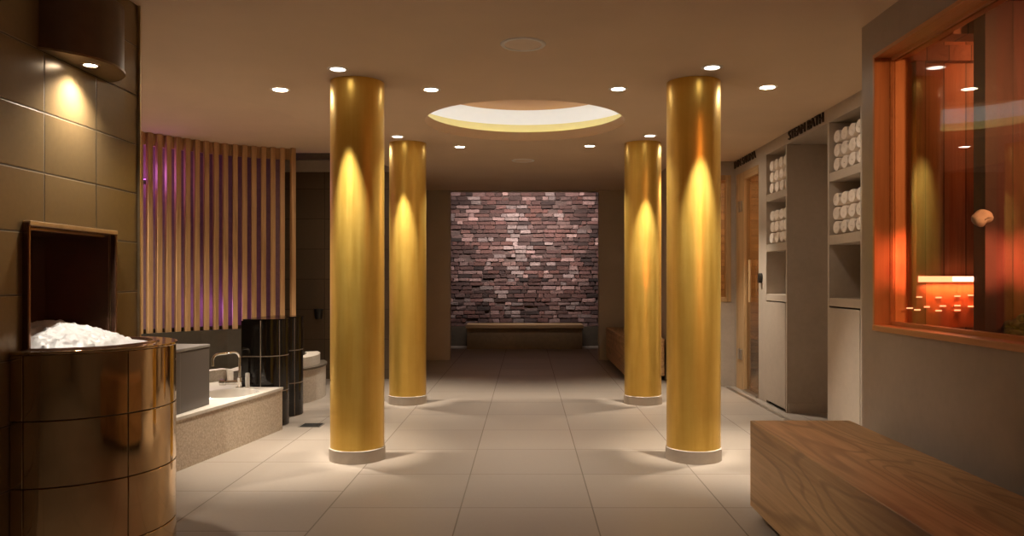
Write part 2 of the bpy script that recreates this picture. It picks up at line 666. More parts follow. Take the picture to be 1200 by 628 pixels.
# portal into the brick alcove
b = B()
box(b, -5.6, -1.18, 11.84, 12.0, 0, 3.3)
struct('wall_portal_left', b, M['plaster'])
struct('wall_portal_right', box(B(), 1.118, 4.6, 11.84, 12.0, 0, 3.3), M['plaster'])
struct('trim_3', box(B(), -1.18, 1.118, 11.84, 12.0, 2.605, 3.3), M['plaster'])
struct('ceiling_alcove', box(B(), -2.2, 2.2, 12.0, 15.0, 3.3, 3.4), M['plaster'])
struct('wall_alcove_left', box(B(), -2.3, -2.2, 12.0, 15.0, 0, 3.3), M['plaster'])
struct('wall_alcove_right', box(B(), 2.2, 2.3, 12.0, 15.0, 0, 3.3), M['plaster'])

# brick wall of the alcove, brick by brick in one mesh
b = B()
col = b.loops.layers.color.new('tone')
tones = [(0.30, 0.20, 0.18), (0.34, 0.235, 0.215), (0.27, 0.185, 0.165), (0.38, 0.29, 0.27), (0.31, 0.20, 0.175), (0.235, 0.165, 0.15)]
z = 0.36
row = 0
while z < 3.3:
    hgt = random.uniform(0.054, 0.074)
    x = -2.2 - random.random() * 0.2
    while x < 2.2:
        w = random.uniform(0.17, 0.27) if random.random() < 0.7 else random.uniform(0.09, 0.13)
        p = random.uniform(0.0, 0.022)
        if random.random() < 0.05:
            p = -0.035
        n0 = len(b.faces)
        x0, x1 = x + 0.005, x + w - 0.006
        dz = random.uniform(-0.006, 0.006)
        box(b, x0, x1, 14.48 - p, 14.62, z + dz, z + hgt + dz)
        b.faces.ensure_lookup_table()
        c = random.choice(tones)
        q = random.random()
        m = (x0 + x1) / 2
        if q < 0.09 or (abs(m + 0.2) < 0.12 and q < 0.6):
            c = (0.45, 0.39, 0.375)
        elif q < 0.2:
            c = (0.50, 0.40, 0.38)
        elif q < 0.28:
            c = (0.17, 0.11, 0.095)
        g = random.uniform(0.8, 1.15)
        for f in b.faces[n0:]:
            for lp in f.loops:
                lp[col] = (c[0] * g, c[1] * g, c[2] * g, 1)
        x += w
    z += hgt + random.uniform(0.008, 0.014)
    row += 1
n0 = len(b.faces)
box(b, -2.2, 2.2, 14.515, 14.8, 0.33, 3.3)
b.faces.ensure_lookup_table()
for f in b.faces[n0:]:
    for lp in f.loops:
        lp[col] = (0.30, 0.24, 0.22, 1)
for v in b.verts:
    if v.co.y < 14.6:
        v.co += Vector((random.uniform(-.009, .009), random.uniform(-.010, .010), random.uniform(-.006, .006)))
struct('wall_alcove', b, M['brick'], bevel=0.006, segs=1)
struct('unlit_base_alcove', box(B(), -2.2, 2.2, 14.35, 14.8, 0, 0.36), M['lowtile'])  # dark base standing in for the unlit lower bricks

# right side
struct('wall_right_return', box(B(), 1.83, 2.95, 4.10, 4.19, 0, H), M['concrete'])
WY0, WY1, WZ0, WZ1 = 0.9, 4.05, 0.98, 2.43
b = B()
box(b, 1.83, 2.00, -3.6, WY0, 0, H)
box(b, 1.83, 2.00, WY1, 4.10, 0, H)
box(b, 1.83, 2.00, WY0, WY1, 0, WZ0)
box(b, 1.83, 2.00, WY0, WY1, WZ1, H)
struct('wall_right', b, M['concrete'])
b = B()
box(b, 2.43, 2.93, 4.19, 5.56, 0, H)
box(b, 2.43, 2.95, 5.56, 7.81, 2.51, H)            # header over the cupboards and the doorway
box(b, 2.43, 2.95, 7.81, 8.04, 0, H)
box(b, 2.43, 2.55, 8.04, 8.87, 2.45, H)
box(b, 2.43, 2.55, 8.87, 8.95, 0, H)
box(b, 2.90, 3.05, 5.56, 7.81, 0, 2.51)
struct('wall_right_far', b, M['concrete'])
# wall facing us with the narrow window, and the side wall behind the far bench
b = B()
VX0, VX1, VZ0, VZ1 = 1.95, 2.382, 0.985, 2.46
box(b, 1.70, VX0, 8.95, 9.08, 0, H)
box(b, VX1, 2.43, 8.95, 9.08, 0, H)
box(b, VX0, VX1, 8.95, 9.08, 0, VZ0)
box(b, VX0, VX1, 8.95, 9.08, VZ1, H)
struct('wall_right_end', b, M['concrete'])
struct('wall_right_side', box(B(), 1.72, 1.85, 9.08, 11.84, 0, H), M['plaster'])
# small dry sauna behind the glass door
struct('wall_sauna_end', box(B(), 1.85, 4.4, 11.0, 11.1, 0, H), M['saunaplank_x'])
struct('wall_sauna_side', box(B(), 4.3, 4.4, 7.7, 11.0, 0, H), M['saunaplank'])
struct('wall_sauna_near', box(B(), 2.95, 4.4, 7.6, 7.7, 0, H), M['saunaplank_x'])

# red sauna behind the big window
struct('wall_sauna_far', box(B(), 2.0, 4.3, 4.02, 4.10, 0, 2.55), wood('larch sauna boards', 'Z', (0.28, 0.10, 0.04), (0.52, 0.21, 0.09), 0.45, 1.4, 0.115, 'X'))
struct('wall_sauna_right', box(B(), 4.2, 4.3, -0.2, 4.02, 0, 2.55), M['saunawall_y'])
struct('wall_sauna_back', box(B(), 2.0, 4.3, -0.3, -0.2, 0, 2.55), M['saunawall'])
struct('ceiling_sauna', box(B(), 2.0, 4.3, -0.2, 4.02, 2.50, 2.56), M['saunaceil'])

# ================================================================== PILLARS
PR = 0.185
pill = [(-1.18, 5.36, 'gold leaf pillar on the left, the nearer one, in front of the foot baths'),
        (1.165, 5.36, 'gold leaf pillar on the right, the nearer one, beside the front bench'),
        (-1.20, 7.76, 'gold leaf pillar on the left, the farther and smaller one'),
        (1.175, 7.76, 'gold leaf pillar on the right, the farther one, before the far bench')]
for x, y, lb in pill:
    t = thing('pillar', lb, 'pillar', (x, y, 0), 'gold pillars')
    obj('shaft', lathe(B(), x, y, [(0, 0.085), (PR, 0.085), (PR, H - 0.001), (0, H - 0.001)], 96), M['gold'], t, smooth=True)
    obj('plinth', lathe(B(), x, y, [(0, 0), (PR + 0.007, 0), (PR + 0.007, 0.084), (PR + 0.003, 0.088), (0, 0.088)], 96), M['plinth'], t, smooth=True)

# ================================================================== CEILING LAMPS AND SPEAKERS
dl = [(-1.23, 5.01, 'downlight in front of the nearer left gold pillar', -1.18, 5.19, 1.45),
      (-1.78, 5.55, 'downlight left of the nearer left gold pillar, by the foot baths', -1.70, 5.50, 0),
      (-0.69, 5.55, 'downlight right of the nearer left gold pillar, by the glowing recess', -0.8, 5.5, 0),
      (0.66, 5.53, 'downlight left of the nearer right gold pillar, by the glowing recess', 0.78, 5.5, 0),
      (1.20, 4.97, 'downlight in front of the nearer right gold pillar', 1.165, 5.19, 1.45),
      (1.72, 5.48, 'downlight right of the nearer right gold pillar, facing the towel shelves', 1.66, 5.45, 0),
      (-1.24, 7.38, 'downlight in front of the farther left gold pillar', -1.20, 7.59, 1.45),
      (-0.69, 7.95, 'downlight right of the farther left gold pillar', -0.80, 7.9, 0),
      (0.65, 7.90, 'downlight left of the farther right gold pillar', 0.78, 7.85, 0),
      (1.18, 7.34, 'downlight in front of the farther right gold pillar', 1.175, 7.59, 1.45)]
for x, y, lb, tx, ty, tz in dl:
    downlight(x, y, lb, SPOT * (2.7 if tz else (3.0 if abs(x) > 1.5 else 1.0)), (tx, ty, tz), size=22 if tz else (56 if abs(x) > 1.5 else 78),
              lens=M['lens'] if tz else (M['lens_wide'] if abs(x) > 1.5 else M['lens_mid']))
downlight(-1.76, 7.95, 'downlight left of the farther left gold pillar, hidden behind the nearer one', SPOT * 1.5, size=84, lens=M['lens_wide'])
downlight(1.72, 7.90, 'downlight right of the farther right gold pillar, hidden behind the nearer one', SPOT * 1.5, size=84, lens=M['lens_wide'])
# added fill lamps, all unseen: behind the camera, above the frame, over the bay
for x, y in ((-0.9, 0.3), (0.9, 0.3), (-0.9, -1.6), (0.9, -1.6)):
    downlight(x, y, 'added fill downlight in the ceiling behind the viewpoint', 14, size=130)
downlight(-0.7, 2.3, 'added unseen fill downlight just above the top edge of the view', 85, (0.75, 3.9, 0.0), size=62)  # added to brighten the front bench
downlight(-3.75, 6.2, 'added unseen downlight in the raised ceiling over the foot baths', 230, z=2.735, size=120)
downlight(-4.2, 7.0, 'added unseen downlight in the raised ceiling before the slat screen', 230, z=2.735, size=120)
for x, y, lb in ((-0.02, 4.48, 'round flush speaker in the ceiling nearest to us, before the recess'), (-0.04, 8.87, 'smaller looking round speaker in the ceiling behind the glowing recess')):
    t = thing('ceiling_speaker', lb, 'speaker', (x, y, H), 'round ceiling speakers')
    obj('ring', lathe(B(), x, y, [(0.108, H), (0.108, H - 0.006), (0.128, H - 0.006), (0.134, H)], 64), M['trimwhite'], t, smooth=True)
    obj('grille', lathe(B(), x, y, [(0, H - 0.003), (0.108, H - 0.003), (0.108, H)], 64), M['grille'], t, smooth=True)

# wall washers over the brick alcove
for x, lb in ((-0.75, 'left'), (0.0, 'middle'), (0.75, 'right')):
    t = thing('wall_washer', 'hidden wall washer above the alcove opening, %s one of three' % lb, 'lamp', (x, 12.25, 3.3), 'wall washers over the bricks')
    obj('housing', box(B(), x - 0.3, x + 0.3, 12.1, 12.3, 3.2, 3.3), M['black'], t)
    add_light('lamp', 'AREA', (x, 12.32, 3.17), 17, (1.0, 0.86, 0.80), t, (x, 14.48, 2.05), shape='RECTANGLE', size=0.6, size_y=0.06, spread=math.radians(80))

# ================================================================== ICE FOUNTAIN
FX, FY, FR, FZ = -1.95, 3.30, 0.405, 0.975
f = thing('ice_fountain', 'bronze tiled half round ice fountain with mirrored wall niche', 'ice fountain', (FX, FY, 0))
core = lathe(B(), FX, FY, [(0.0, 0), (FR - 0.012, 0), (FR - 0.012, FZ - 0.01), (0.34, FZ - 0.01), (0.34, FZ - 0.03), (0, FZ - 0.03)], 48, -PI / 2, PI / 2)
obj('core', core, M['grout'], f, smooth=True)
b = B()
zs = [0.0, 0.20, 0.455, 0.71, FZ - 0.012]
js = [-PI / 2, math.radians(-83), math.radians(-31), math.radians(21), math.radians(73), PI / 2]
for i in range(4):
    for j in range(5):
        arc_tile(b, FX, FY, FR, js[j] + 0.004, js[j + 1] - 0.004, zs[i] + 0.0018, zs[i + 1] - 0.0018, 0.014, 14)
obj('tile_cladding', b, M['copper'], f, smooth=True, bevel=0.002, segs=2)
b = B()
arc_tile(b, FX, FY, FR + 0.006, -PI / 2, PI / 2, FZ - 0.012, FZ, 0.075, 48)
obj('rim', b, M['copper'], f, smooth=True, bevel=0.003)
b = lathe(B(), FX, FY, [(0.0, FZ - 0.012), (0.30, FZ - 0.012), (0.31, FZ + 0.006), (0.335, FZ + 0.006), (0.345, FZ - 0.01)], 48, -PI / 2, PI / 2)
obj('ice_tray', b, M['darkcopper'], f, smooth=True)
# niche liner: three sides and back, joints between its tiles
b = B()
box(b, -2.26, -2.245, NY0 + 0.012, 3.18, NZ0, NZ1 - 0.012)
box(b, -2.26, -2.245, 3.184, 3.40, NZ0, NZ1 - 0.012)
box(b, -2.26, -2.245, 3.404, NY1 - 0.012, NZ0, NZ1 - 0.012)
box(b, -2.26, -1.952, NY0, NY0 + 0.012, NZ0, NZ1)
box(b, -2.26, -1.952, NY1 - 0.012, NY1, NZ0, NZ1)
box(b, -2.26, -1.952, NY0 + 0.012, NY1 - 0.012, NZ1 - 0.012, NZ1)
box(b, -2.26, -1.952, NY0, NY1, NZ0 - 0.028, NZ0 - 0.006)
obj('niche_liner', b, M['darkcopper'], f, bevel=0.002)
b = B()
w = 0.016
box(b, -1.952, -1.925, NY0 - w, NY0, NZ0, NZ1 + w)
box(b, -1.952, -1.925, NY1, NY1 + w, NZ0, NZ1 + w)
box(b, -1.952, -1.925, NY0, NY1, NZ1, NZ1 + w)
obj('niche_frame', b, M['darkcopper'], f, bevel=0.004)
obj('niche_strip', box(B(), -1.95, -1.921, NY0 - 0.012, NY1 + 0.012, NZ1 + w - 0.012, NZ1 + w + 0.006), M['trim'], f, bevel=0.003)

# heap of crushed ice
b = B()
nx, ny = 120, 130
x0, x1, y0, y1 = -2.235, -1.655, NY0 + 0.02, NY1 - 0.02
grid = []
for i in range(nx + 1):
    L = []
    for j in range(ny + 1):
        x = x0 + (x1 - x0) * i / nx
        y = y0 + (y1 - y0) * j / ny
        u = (x + 2.02) / 0.33
        v = (y - 3.25) / 0.345
        d = math.sqrt(u * u + v * v)
        # front outline stays inside the half round tray
        fr = math.hypot(x - FX, y - FY) / 0.298 if x > FX else 0.0
        hh = 0.105 * max(0.0, 1 - d ** 1.35)
        if x < FX:
            hh = max(hh, 0.03)
        hh = hh * max(0.0, min(1.0, (1 - fr) * 6)) + 0.006
        if hh > 0.012:
            hh += 0.013 * noise.fractal(Vector((x * 22, y * 22, 3.0)), 0.8, 2.2, 5) + random.uniform(-0.0012, 0.0012)
        L.append(b.verts.new((x, y, FZ - 0.011 + hh)))
    grid.append(L)
for i in range(nx):
    for j in range(ny):
        cxm = (x0 + (x1 - x0) * (i + 0.5) / nx)
        cym = (y0 + (y1 - y0) * (j + 0.5) / ny)
        if cxm > FX and math.hypot(cxm - FX, cym - FY) > 0.292:
            continue
        b.faces.new((grid[i][j], grid[i + 1][j], grid[i + 1][j + 1], grid[i][j + 1]))
for v in [v for v in b.verts if not v.link_faces]:
    b.verts.remove(v)
top = [v.co.copy() for v in b.verts if v.co.z > FZ + 0.004]
for k in range(0):
    c = random.choice(top) + Vector((random.uniform(-.008, .008), random.uniform(-.008, .008), random.uniform(-.002, .007)))
    s = random.uniform(0.0012, 0.003)
    m = Matrix.Translation(c) @ Matrix.Rotation(random.random() * 6.28, 4, Vector((random.random() - .5, random.random() - .5, random.random() - .5)).normalized())
    r = bmesh.ops.create_cube(b, size=s * 2, matrix=m)
    for vv in r['verts']:
        vv.co += Vector((random.uniform(-s, s), random.uniform(-s, s), random.uniform(-s, s))) * 0.4
ice = obj('crushed_ice', b, M['ice'], smooth=True, origin=(-1.98, 3.25, FZ))
tag(ice, 'heap of crushed white ice lying in the bronze fountain niche', 'ice', kind='stuff')

# curved lamp hood over the fountain
HR = 0.284
hx, hy = -2.064, 3.33
ha = math.acos((FX - hx) / HR)
h = thing('wall_lamp', 'curved brown lamp hood on the tiled wall above the ice fountain', 'wall lamp', (FX, hy, 2.168))
b = B()
pts = [(hx + HR * math.cos(-ha + 2 * ha * k / 32), hy + HR * math.sin(-ha + 2 * ha * k / 32)) for k in range(33)]
prism(b, pts, 2.178, 2.46)
obj('hood', b, plain('brown lacquered hood', (0.105, 0.062, 0.035), 0.4, 0.2), h, smooth=True, bevel=0.003)
b = B()
pts2 = [(FX + (p[0] - FX) * 1.03 if p[0] > FX + 1e-4 else p[0], hy + (p[1] - hy) * 1.02) for p in pts]
prism(b, pts2, 2.168, 2.178)
obj('hood_edge', b, plain('bronze hood rim', (0.24, 0.16, 0.09), 0.35, 0.6), h, smooth=True)
lx, ly = -1.868, 3.29
obj('lens', lathe(B(), lx, ly, [(0, 2.1665), (0.026, 2.1665), (0.026, 2.168)], 32), emit('hood lamp lens', (1, 0.88, 0.72), 30), h)
obj('trim', lathe(B(), lx, ly, [(0.026, 2.168), (0.026, 2.164), (0.036, 2.165), (0.038, 2.168)], 32), M['trim'], h, smooth=True)
add_light('lamp', 'SPOT', (lx, ly, 2.155), 60, (1, 0.88, 0.74), h, (-1.93, 3.26, 0.98), spot_size=math.radians(125), spot_blend=1.0, shadow_soft_size=0.03)

# ================================================================== FOOT BATHS
# near platform with basin
pl = [(-2.36, 4.40), (-2.27, 4.98), (-2.14, 5.70), (-2.03, 6.385), (-2.42, 6.40), (-2.46, 6.72), (-2.72, 6.88), (-3.35, 5.9), (-3.30, 4.40)]
fb = thing('foot_bath', 'long foot bath platform with beige mosaic front and white oval basin', 'foot bath', (-2.6, 5.6, 0), 'foot baths')
obj('body', prism(B(), pl, 0, 0.332), M['mosaic'], fb)
ctr = Vector((-2.65, 5.6))
pl2 = [(ctr.x + (p[0] - ctr.x) * 1.012, ctr.y + (p[1] - ctr.y) * 1.004) for p in pl]
sl = obj('top_slab', prism(B(), pl2, 0.332, 0.352), M['slab'], fb)
BX, BY = -2.33, 6.02
k = obj('k', lathe(B(), BX, BY, [(0, 0.2), (0.27, 0.2), (0.27, 0.5), (0, 0.5)], 64, sx=0.78, sy=1.0, rot=0.15), M['slab'])
cut(sl, [k])
body = [o for o in fb.children if o.name.startswith('body')][0]
k = obj('k', lathe(B(), BX, BY, [(0, 0.14), (0.29, 0.14), (0.29, 0.5), (0, 0.5)], 64, sx=0.78, sy=1.0, rot=0.15), M['slab'])
cut(body, [k])
obj('basin', lathe(B(), BX, BY, [(0.282, 0.353), (0.272, 0.359), (0.262, 0.354), (0.25, 0.32), (0.21, 0.24), (0.14, 0.19), (0.0, 0.18)], 64, sx=0.78, sy=1.0, rot=0.15), M['white'], fb, smooth=True)
b = B()
ribbon(b, [(-2.50, 6.765), (-2.74, 6.90), (-3.36, 5.92)], 0.10, 0.0, 0.45)
obj('back_ledge', b, M['mosaic_pale'], fb)

# slate block on the platform
b = B()
prism(b, [(-2.345, 4.6), (-2.27, 5.50), (-2.62, 5.53), (-2.72, 4.6)], 0.353, 0.765)
t = thing('slate_block', 'slate grey tiled armrest block standing on the foot bath platform', 'block', (-2.45, 5.1, 0.353))
obj('body', b, M['slate'], t, bevel=0.004)
b = B()
prism(b, [(-2.341, 4.6), (-2.266, 5.503), (-2.622, 5.533), (-2.722, 4.6)], 0.765, 0.785)
obj('cap', b, plain('slate cap', (0.17, 0.15, 0.13), 0.4), t, bevel=0.003)

# mixer tap
tx, ty = -2.365, 6.33
t = thing('mixer_tap', 'chrome swan neck mixer tap behind the white oval basin', 'tap', (tx, ty, 0.352))
obj('base', lathe(B(), tx, ty, [(0, 0.352), (0.032, 0.352), (0.032, 0.362), (0.022, 0.368), (0.022, 0.44), (0.0, 0.445)], 24), M['chrome'], t, smooth=True)
pts = [(tx, ty, 0.44), (tx, ty, 0.60)]
for k in range(9):
    a = PI / 2 * k / 8
    pts.append((tx - 0.03 * (1 - math.cos(a)), ty - 0.035 * (1 - math.cos(a)), 0.60 + 0.05 * math.sin(a)))
ex, ey = tx - 0.12, ty - 0.14
pts.append((ex, ey, 0.645))
for k in range(1, 9):
    a = PI / 2 * k / 8
    pts.append((ex - 0.03 * math.sin(a), ey - 0.035 * math.sin(a), 0.645 - 0.05 * (1 - math.cos(a))))
pts.append((ex - 0.03, ey - 0.035, 0.55))
obj('spout', tube(B(), pts, 0.0105, 14), M['chrome'], t, smooth=True, angle=60)
b = B()
tube(b, [(tx - 0.11, ty - 0.02, 0.40), (tx + 0.02, ty, 0.40)], 0.018, 14)
obj('valve_body', b, M['chrome'], t, smooth=True)
b = B()
tube(b, [(tx - 0.155, ty - 0.026, 0.40), (tx - 0.105, ty - 0.02, 0.40)], 0.024, 16)
obj('handle', b, M['chrome'], t, smooth=True, bevel=0.004)
b = lathe(B(), -2.30, 6.33, [(0, 0.352), (0.017, 0.352), (0.018, 0.36), (0.018, 0.47), (0.014, 0.478), (0.0, 0.48)], 24)
o = obj('shower_bottle', b, M['white'], origin=(-2.30, 6.33, 0.352), smooth=True)
tag(o, 'slim white upright bottle standing right of the chrome tap', 'bottle')

# two black tiled pillars
for x, y, top_, lb in ((-2.232, 6.62, 0.905, 'black glazed tile half pillar at the end of the basin platform'),
                       (-2.255, 7.12, 0.90, 'black glazed tile half pillar farther back beside the round foot bath')):
    t = thing('tiled_pillar', lb, 'partition', (x, y, 0), 'black tiled pillars between the foot baths')
    R = 0.178
    core = B()
    pts = [(x + (R - 0.003) * math.cos(a), y + (R - 0.003) * math.sin(a)) for a in [-PI / 2 + PI * k / 24 for k in range(25)]]
    pts += [(x - 0.15, y + R - 0.003), (x - 0.15, y - R + 0.008)]
    prism(core, pts, 0, top_ - 0.004)
    obj('core', core, M['grout_light'], t)
    b = B()
    rows = [0, 0.30, 0.60, top_]
    for i in range(3):
        z0, z1 = rows[i] + 0.004, rows[i + 1] - 0.004
        angs = [-90, -38, 8, 55, 90]
        for j in range(4):
            arc_tile(b, x, y, R, math.radians(angs[j]) + 0.022, math.radians(angs[j + 1]) - 0.022, z0, z1, 0.012, 8)
        box(b, x - 0.15, x - 0.004, y - R, y - R + 0.012, z0, z1)
        box(b, x - 0.15, x - 0.004, y + R - 0.012, y + R, z0, z1)
        box(b, x - 0.162, x - 0.15, y - R, y + R, z0, z1)
    obj('tile_cladding', b, M['blacktile'], t, smooth=True, bevel=0.002)
    obj('cap', prism(B(), [(p[0] if p[0] < x else x + (p[0] - x) * 1.03, y + (p[1] - y) * 1.03) for p in pts], top_ - 0.004, top_ + 0.008), M['blacktile'], t, smooth=True)

# round far foot bath
rx, ry, rr = -3.03, 8.12, 0.88
t = thing('foot_bath', 'round pale foot bath farther back behind the black tiled pillars', 'foot bath', (rx, ry, 0), 'foot baths')
obj('body', lathe(B(), rx, ry, [(0, 0), (rr, 0), (rr, 0.33), (0.0, 0.33)], 72, -PI * 0.5, PI * 0.17), M['mosaic_pale'], t, smooth=True)
b = B()
arc_tile(b, rx, ry, rr + 0.012, -PI * 0.5, PI * 0.17, 0.33, 0.35, 0.30, 48)
obj('rim', b, plain('dark bath rim', (0.09, 0.07, 0.05), 0.4), t, smooth=True)
b = B()
arc_tile(b, rx, ry, rr - 0.06, -PI * 0.3, PI * 0.17, 0.35, 0.45, 0.14, 36)
obj('back_ledge', b, M['mosaic_pale'], t, smooth=True)

# floor drain
t = thing('floor_drain', 'small square metal floor drain between foot baths and pillar', 'drain', (-1.835, 6.56, 0))
b = B()
box(b, -1.925, -1.745, 6.47, 6.65, 0.0, 0.003)
obj('frame', b, M['steel'], t)
b = B()
for k in range(7):
    box(b, -1.915, -1.755, 6.482 + k * 0.0235, 6.494 + k * 0.0235, 0.003, 0.006)
obj('grating', b, M['black'], t)

# ---- slat screen, curved backdrop behind it and low tiled backrest
ctl = [(-4.12, 7.20), (-4.0, 7.48), (-3.86, 7.70), (-3.67, 7.97), (-3.48, 8.20), (-3.28, 8.40), (-3.02, 8.56), (-2.66, 8.72)]


def at_px(px):
    """plan point of the screen curve seen at image column px"""
    s = (px - 617) / 900
    for (a, b_) in zip(ctl[:-1], ctl[1:]):
        sa, sb = a[0] / a[1], b_[0] / b_[1]
        if sa <= s <= sb:
            u = (s - sa) / (sb - sa)
            return Vector((a[0] + (b_[0] - a[0]) * u, a[1] + (b_[1] - a[1]) * u))
    return Vector(ctl[0])


def offs(path, d):
    out = []
    for i, p in enumerate(path):
        q = Vector(path[min(i + 1, len(path) - 1)]) - Vector(path[max(i - 1, 0)])
        q.normalize()
        out.append((p[0] - q.y * d, p[1] + q.x * d))
    return out


sc = thing('slat_screen', 'curved screen of upright pine slats lit purple from behind', 'screen', (-3.3, 8.3, 0.70))
for k in range(18):
    px = 342 - 11.05 * k
    p = at_px(px)
    q = at_px(min(px + 2, 345)) - at_px(px - 2)
    q.normalize()
    nrm = Vector((-q.y, q.x))
    u, v = q * 0.026, nrm * 0.045
    b = B()
    prism(b, [p - u, p + u, p + u + v, p - u + v], 0.70, 2.733)
    obj('slat', b, M['slatwood'], sc, bevel=0.002, segs=1)
b = B()
ribbon(b, offs(ctl, 0.047), 0.03, 2.61, 2.733)
obj('top_rail', b, M['slatwood'], sc)
b = B()
ribbon(b, offs(ctl, 0.047), 0.03, 0.70, 0.74)
obj('bottom_rail', b, plain('dark rail', (0.05, 0.035, 0.02), 0.6), sc)
b = B()
bp = offs([(-4.9, 6.4)] + ctl[:-1] + [(-2.70, 8.70)], 0.42)
ribbon(b, bp, 0.06, 0.0, 2.735)
struct('wall_bay', b, plain('plum backdrop plaster', (0.22, 0.13, 0.12), 0.7))
b = B()
ribbon(b, offs([(-4.9, 6.4)] + ctl, -0.02), 0.30, 0.0, 0.70)
struct('wall_backrest', b, M['lowtile'])
# purple lamps standing behind the slats
for (x, y, zz, pw, lb) in ((-3.93, 7.92, 2.28, 5, 'small purple lamp behind the left end of the slat screen'),
                           (-3.45, 8.52, 0.86, 3, 'violet uplight on the ledge behind the middle of the slat screen')):
    t = thing('accent_lamp', lb, 'lamp', (x, y, zz), 'coloured lamps behind the slat screen')
    obj('housing', lathe(B(), x, y, [(0, zz - 0.05), (0.03, zz - 0.05), (0.03, zz - 0.01), (0.0, zz - 0.01)], 20), M['black'], t, smooth=True)
    obj('lens', lathe(B(), x, y, [(0, zz + 0.004), (0.02, zz), (0.026, zz - 0.01)], 20), emit('purple lens', (0.6, 0.15, 1.0), 2), t, smooth=True)
    add_light('lamp', 'POINT', (x, y, zz + 0.04), pw, (0.58, 0.18, 0.80), t, shadow_soft_size=0.16)

# black cup holder on the tiled back wall
t = thing('wall_dispenser', 'small black dispenser on the dark tiled back wall', 'dispenser', (-2.585, 9.56, 0.78))
obj('cup', lathe(B(), -2.585, 9.55, [(0, 0.755), (0.042, 0.755), (0.055, 0.88), (0.048, 0.88), (0.038, 0.77), (0, 0.77)], 28), M['black'], t, smooth=True)
obj('bracket', box(B(), -2.60, -2.57, 9.59, 9.62, 0.80, 0.86), M['black'], t)

# ================================================================== BENCHES
def bench(label, x0, x1, y0, y1, z1, group='oak block benches', grain='oak'):
    t = thing('bench', label, 'bench', ((x0 + x1) / 2, (y0 + y1) / 2, 0), group)
    obj('seat', box(B(), x0, x1, y0, y1, 0.06, z1), M[grain], t, bevel=0.004)
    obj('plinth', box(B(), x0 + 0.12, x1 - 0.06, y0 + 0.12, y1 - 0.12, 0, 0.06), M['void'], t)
    return t


bench('long oak block bench in the right foreground below the red window', 1.176, 1.70, 1.30, 4.04, 0.507)
bench('oak block bench farther back on the right, behind the farther pillar', 1.215, 1.70, 9.45, 11.72, 0.515)
t = thing('bench', 'low wooden bench in the alcove in front of the brick wall', 'bench', (-0.03, 14.0, 0), 'oak block benches')
obj('seat', box(B(), -1.085, 1.02, 13.66, 14.30, 0.375, 0.43), M['oakx'], t, bevel=0.004)
obj('front_panel', box(B(), -1.06, 0.995, 13.70, 14.28, 0.0, 0.375), plain('dark stained panel', (0.26, 0.18, 0.10), 0.6), t)

# ================================================================== TOWEL CUPBOARDS
def cupboard(y0, y1, label):
    t = thing('towel_cupboard', label, 'cupboard', (2.66, (y0 + y1) / 2, 0), 'grey towel cupboards')
    m = M['concrete']
    X0, X1 = 2.43, 2.895
    s = 0.03
    obj('side_panel', box(B(), X0, X1, y0, y0 + s, 0, 2.508), m, t, bevel=0.002)
    obj('side_panel', box(B(), X0, X1, y1 - s, y1, 0, 2.508), m, t, bevel=0.002)
    obj('back_panel', box(B(), X1 - 0.02, X1, y0 + s, y1 - s, 0.06, 2.508), m, t)
    for za, zb in ((2.03, 2.10), (1.525, 1.60), (1.035, 1.10)):
        obj('shelf', box(B(), X0 + 0.002, X1 - 0.02, y0 + s, y1 - s, za, zb), m, t, bevel=0.002)
    obj('door', box(B(), X0 - 0.004, X0 + 0.018, y0 + s + 0.004, y1 - s - 0.004, 0.03, 1.022), m, t, bevel=0.002)
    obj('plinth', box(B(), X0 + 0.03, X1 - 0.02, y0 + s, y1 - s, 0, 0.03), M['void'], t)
    return t


cupboard(5.56, 6.20, 'grey towel cupboard right of the steam bath doorway, the nearer one')
cupboard(7.17, 7.81, 'grey towel cupboard left of the steam bath doorway, the farther one')
# rolled towels
def towel_mesh():
    b = B()
    n = 96
    turns = 3.4
    L = 0.30
    ra, rb = 0.0125, 0.0703
    th = 0.0145
    A, Bq = [], []
    for k in range(n + 1):
        u = k / n
        a = 2 * PI * turns * u
        r = ra + (rb - ra) * u
        r2 = r - th
        A.append((r * math.cos(a), r * math.sin(a)))
        Bq.append((max(0.001, r2) * math.cos(a), max(0.001, r2) * math.sin(a)))
    sq = 0.795
    secs = [(-0.0, 0.96), (0.012, 1.0), (L - 0.012, 1.0), (L, 0.96)]
    rings = []
    for x, s in secs:
        rings.append(([b.verts.new((x, p[0] * s, p[1] * s * sq)) for p in A],
                      [b.verts.new((x, p[0] * s, p[1] * s * sq)) for p in Bq]))
    for i in range(len(secs) - 1):
        for q in (0, 1):
            for k in range(n):
                b.faces.new((rings[i][q][k], rings[i][q][k + 1], rings[i + 1][q][k + 1], rings[i + 1][q][k]))
    for i in (0, len(secs) - 1):
        for k in range(n):
            b.faces.new((rings[i][0][k], rings[i][0][k + 1], rings[i][1][k + 1], rings[i][1][k]))
    me = bpy.data.meshes.new('rolled_towel')
    bmesh.ops.recalc_face_normals(b, faces=b.faces)
    b.to_mesh(me)
    b.free()
    for p in me.polygons:
        p.use_smooth = True
    me.set_sharp_from_angle(angle=math.radians(50))
    me.materials.append(M['towel'])
    return me


